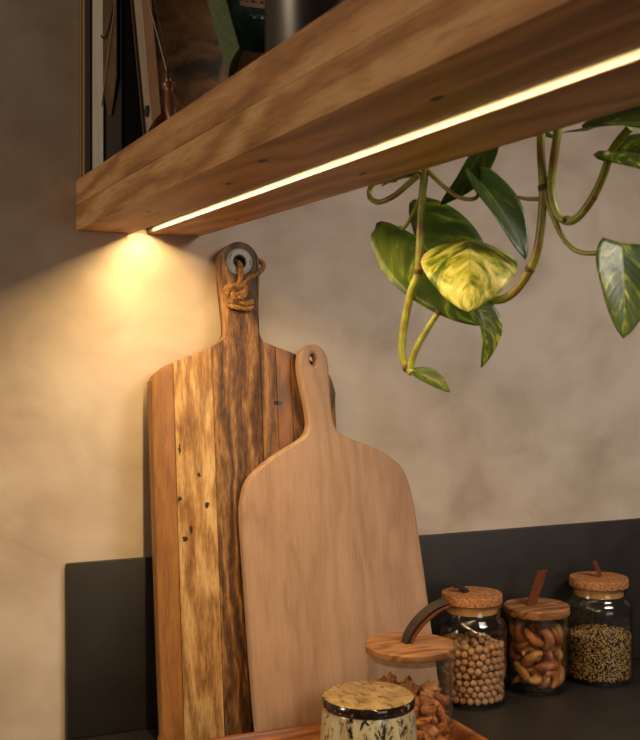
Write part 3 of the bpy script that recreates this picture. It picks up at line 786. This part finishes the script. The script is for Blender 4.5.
# ------------------------------------------------------------------ pothos in a metal pot
PX, PY, PR = .3085, .6820, .0425
plant = tag(empty('potted_plant', (PX, PY, ST)), 'variegated pothos trailing over the shelf edge from a dark metal pot', 'plant')
t = NT('pot_metal'); v = t.coord((1, 1, .15))
t.set(Base_Color=t.ramp(t.noise(v, 60, 3), [(.3, srgb(66, 60, 54)), (.7, srgb(92, 86, 80))]), Roughness=.34, Metallic=.85)
pot = lathe('pot', [(0, 0), (PR - .003, 0), (PR, .003), (PR, .112), (PR + .0015, .114), (PR, .116), (PR - .002, .115), (PR - .002, .1), (PR - .003, .006), (0, .005)], t.m, plant, 56)
lathe('soil', [(0, .100), (PR - .0025, .100), (PR - .0025, .096), (0, .096)], plain('soil', srgb(40, 28, 20), .95, vs=200), pot, 30)

def leaf_mat():
    t = NT('pothos_leaf')
    uv = t.n('ShaderNodeTexCoord').outputs['UV']
    sep = t.n('ShaderNodeSeparateXYZ', {0: uv}); s_, q_ = sep.outputs[0], sep.outputs[1]
    aq = t.math('ABSOLUTE', t.math('SUBTRACT', q_, .5))
    oi = t.n('ShaderNodeObjectInfo').outputs['Random']
    vs = t.math('SUBTRACT', s_, t.math('MULTIPLY', aq, .7))         # veins sweep towards the tip
    vec = t.n('ShaderNodeCombineXYZ', {0: t.math('MULTIPLY', vs, 7.5), 1: t.math('MULTIPLY', q_, 3.2), 2: t.math('MULTIPLY', oi, 37.0)}).outputs[0]
    n = t.noise(vec, 1.0, 4, .6, .8)
    at = t.n('ShaderNodeAttribute', attribute_type='OBJECT', attribute_name='variegation').outputs['Fac']
    nn = t.math('ADD', n, at)
    var = t.ramp(nn, [(.42, srgb(56, 78, 20)), (.55, srgb(88, 108, 26)), (.60, srgb(134, 146, 38)), (.66, srgb(176, 178, 70)), (.80, srgb(222, 214, 138))])
    mid = t.math('LESS_THAN', aq, .012)
    col = t.mix(t.math('MULTIPLY', mid, .55), var, srgb(150, 156, 70))
    t.set(Base_Color=col, Roughness=.45, Coat_Weight=.08)
    veins = t.math('SINE', t.math('MULTIPLY', vs, 70))
    t.bump(t.math('ADD', t.math('MULTIPLY', veins, .10), t.math('MULTIPLY', t.math('MINIMUM', aq, .06), 12)), .25, .0012)
    tl = t.n('ShaderNodeBsdfTranslucent', {'Color': t.mix(.5, col, srgb(150, 180, 20))}).outputs[0]
    mx = t.n('ShaderNodeMixShader', {0: .28, 1: t.b.outputs[0], 2: tl}).outputs[0]
    t.put(t.out.inputs[0], mx)
    return t.m
M_LEAF = leaf_mat()

def leaf(base, tip, normal, width, fold=.25, arch=.12, lobes=.16, vari=0.0, twist=0.0, curl=0.0, cls='heart'):
    base, tip = Vector(base), Vector(tip); ax = tip - base; L = ax.length; ax.normalize()
    N = Vector(normal); N = (N - ax * N.dot(ax)).normalized(); S = ax.cross(N)
    nu, nv = 18, 12; bm = bmesh.new(); uvl = bm.loops.layers.uv.new('UVMap'); g = []
    for i in range(nu + 1):
        s = i / nu; row = []
        if cls == 'heart': w = 1.62 * (s + .10) ** .5 * (1 - s) ** .78 * (1 - .12 * s)
        else: w = 2.0 * (s + .02) ** .75 * (1 - s) ** .85
        tw_ = twist * s
        S2 = S * math.cos(tw_) + N * math.sin(tw_); N2 = N * math.cos(tw_) - S * math.sin(tw_)
        for j in range(nv + 1):
            q = -1 + 2 * j / nv; aq = abs(q)
            al = s - lobes * (1 - s) ** 2.2 * math.sin(math.pi * min(1, aq * 1.15) * .72) * 1.25
            hw = width / 2 * w
            h = fold * hw * aq ** 1.4 + arch * L * 4 * s * (1 - s) * .5 - curl * L * s * s + .012 * L * math.sin(9 * s + 3 * q) * aq
            row.append((bm.verts.new(base + ax * (al * L) + S2 * (q * hw) + N2 * h), s, (q + 1) / 2))
        g.append(row)
    for i in range(nu):
        for j in range(nv):
            q4 = [g[i][j], g[i][j + 1], g[i + 1][j + 1], g[i + 1][j]]
            try: f = bm.faces.new([x[0] for x in q4])
            except ValueError: continue
            for lp, x in zip(f.loops, q4): lp[uvl].uv = (x[1], x[2])
    o = from_bm('leaf', bm, M_LEAF, plant, auto=180); under(plant, o)
    md = o.modifiers.new('thickness', 'SOLIDIFY'); md.thickness = .0006; md.offset = 0
    o['variegation'] = vari
    return o

t = NT('pothos_stem'); v = t.coord()
t.set(Base_Color=t.ramp(t.noise(v, 45, 4), [(.36, srgb(124, 92, 40)), (.5, srgb(128, 136, 44)), (.68, srgb(160, 166, 66))]), Roughness=.4); M_STEM = t.m
M_NODE = plain('stem_node', srgb(82, 54, 26), .7)
def vine(pts, r0, r1, n=6, over=False):
    if over:   # from the pot over the shelf's far side
        p = pts[0]
        pts = [(PX + .010, PY + .008, ST + .098), (PX + .032, PY + .012, ST + .135), (.400, (PY + p[1]) / 2, ST + .125), (p[0] - .004, p[1] - .002, ST + .06)] + list(pts)
    P = catmull(pts, n); m = len(P)
    o = tube('vine', P, [r0 + (r1 - r0) * i / (m - 1) for i in range(m)], M_STEM, plant, 10); under(plant, o); return o
def node(p, r):
    bm = bmesh.new(); bmesh.ops.create_icosphere(bm, subdivisions=2, radius=r)
    for v in bm.verts: v.co = Vector(p) + v.co * (1 + .35 * mnoise.noise(v.co * 900))
    under(plant, from_bm('node', bm, M_NODE, plant))
vine([(0.4468, 0.7911, 0.6108), (0.4459, 0.7928, 0.5947), (0.4445, 0.7953, 0.5704), (0.4436, 0.797, 0.5377), (0.4427, 0.7986, 0.5116), (0.4394, 0.8045, 0.4954), (0.4365, 0.8096, 0.4723), (0.435, 0.8122, 0.4517), (0.436, 0.8105, 0.4376), (0.4398, 0.8037, 0.4286)], .0034, .0032, over=True)
vine([(0.4518, 0.7819, 0.4776), (0.4473, 0.7902, 0.4655), (0.4427, 0.7986, 0.4516), (0.4398, 0.8037, 0.4393), (0.4389, 0.8054, 0.4327)], .0022, .0032)
vine([(0.493, 0.6982, 0.6232), (0.493, 0.6982, 0.599), (0.4937, 0.6967, 0.5686), (0.493, 0.6982, 0.5423), (0.4912, 0.7022, 0.5198), (0.488, 0.7093, 0.505), (0.4835, 0.7189, 0.4931), (0.479, 0.7286, 0.4873), (0.4747, 0.7375, 0.4868)], .0032, .0034, over=True)
vine([(0.4991, 0.6841, 0.6271), (0.4985, 0.6856, 0.6086), (0.4971, 0.6888, 0.5865), (0.4964, 0.6904, 0.568), (0.4981, 0.6864, 0.5511), (0.5014, 0.6786, 0.5437), (0.5053, 0.6693, 0.5458), (0.5096, 0.6585, 0.558), (0.5129, 0.6501, 0.5738), (0.5149, 0.6447, 0.5883), (0.5168, 0.6394, 0.5962), (0.5204, 0.6296, 0.6055)], .0034, .0030, over=True)
vine([(0.4937, 0.6967, 0.5762), (0.4958, 0.6919, 0.5568), (0.4988, 0.6849, 0.539), (0.5021, 0.6771, 0.5265), (0.5059, 0.6677, 0.5199), (0.5115, 0.6530, 0.5185), (.5200, .6420, .5240)], .0024, .0016)
vine([(0.4473, 0.7902, 0.5936), (0.4527, 0.7802, 0.5827), (0.4593, 0.7678, 0.5718), (0.464, 0.7587, 0.5678), (0.4720, 0.7560, 0.5690), (.4840, .7700, .5800)], .0020, .0015)
vine([(0.4454, 0.7936, 0.5866), (0.4431, 0.7978, 0.5706), (0.4430, 0.8129, 0.5562), (0.4440, 0.8271, 0.5500), (0.4482, 0.8404, 0.5530)], .0018, .0013)
vine([(0.4843, 0.7173, 0.5654), (0.4883, 0.7085, 0.563), (0.4933, 0.6974, 0.5619)], .0012, .0018)
vine([(0.4321, 0.8173, 0.589), (0.4262, 0.8275, 0.5892), (0.4216, 0.8387, 0.5878), (0.4205, 0.8439, 0.5824), (0.4206, 0.8404, 0.5753), (0.4242, 0.831, 0.5719), (0.4311, 0.819, 0.5759), (0.437, 0.8088, 0.5832), (0.4437, 0.8003, 0.5914)], .0020, .0026)
for p, r in (((.4427, .7986, .5116), .0040), ((.4375, .8080, .4330), .0042), ((.4937, .6967, .5700), .0042), ((.4890, .7070, .5090), .0040), ((.5014, .6780, .5440), .0034), ((.4518, .7819, .4776), .0026), ((.4747, .7375, .4868), .0038), ((.5100, .6575, .5590), .0030)): node(p, r)

TOCAM = -FWD
# heart leaf behind, variegated folded leaf in front, and the rest
leaf((.4590, .8350, .5460), (.4920, .7700, .4690), TOCAM + UP * .15, .114, .10, .06, .22, -.03, curl=.03)
leaf((.4745, .7705, .5360), (.4440, .7225, .4770), TOCAM + UP * .95 - RIGHT * .05, .102, -.34, .30, .02, .13)
leaf((.4690, .7489, .4800), (.4750, .7380, .4370), TOCAM + RIGHT * .9, .036, .6, .12, .10, .02, curl=.25)
leaf((.4877, .7696, .6135), (.4683, .8055, .5690), TOCAM * .8 + RIGHT * .8 + UP * .3, .040, .35, .10, .12, -.12)
leaf((.4830, .7690, .5840), (.5000, .7285, .5190), TOCAM * .8 + RIGHT * .45, .046, .35, .12, .14, -.10)
leaf((.5215, .6410, .5250), (.5060, .6190, .4563), TOCAM + RIGHT * .15 - UP * .1, .060, .22, .08, .0, .0)
leaf((.5168, .6394, .5900), (.5270, .5880, .5660), TOCAM * .9 + UP * .6, .062, .20, .15, .12, .02)
leaf((.5060, .6600, .6080), (.5200, .5850, .5960), TOCAM * .8 + UP * .8, .060, .25, .15, .12, -.02)
leaf((.4398, .8037, .4302), (.4571, .7719, .4138), TOCAM + UP * .7, .022, .5, .12, .05, -.10, cls='bud')
leaf((.4485, .8057, .5917), (.4285, .8364, .5860), TOCAM * .5 + UP, .024, .5, .1, .1, -.05, cls='bud')
leaf((.4968, .7317, .6140), (.5101, .7030, .6100), TOCAM * .4 + UP, .026, .3, .1, .1, -.1)
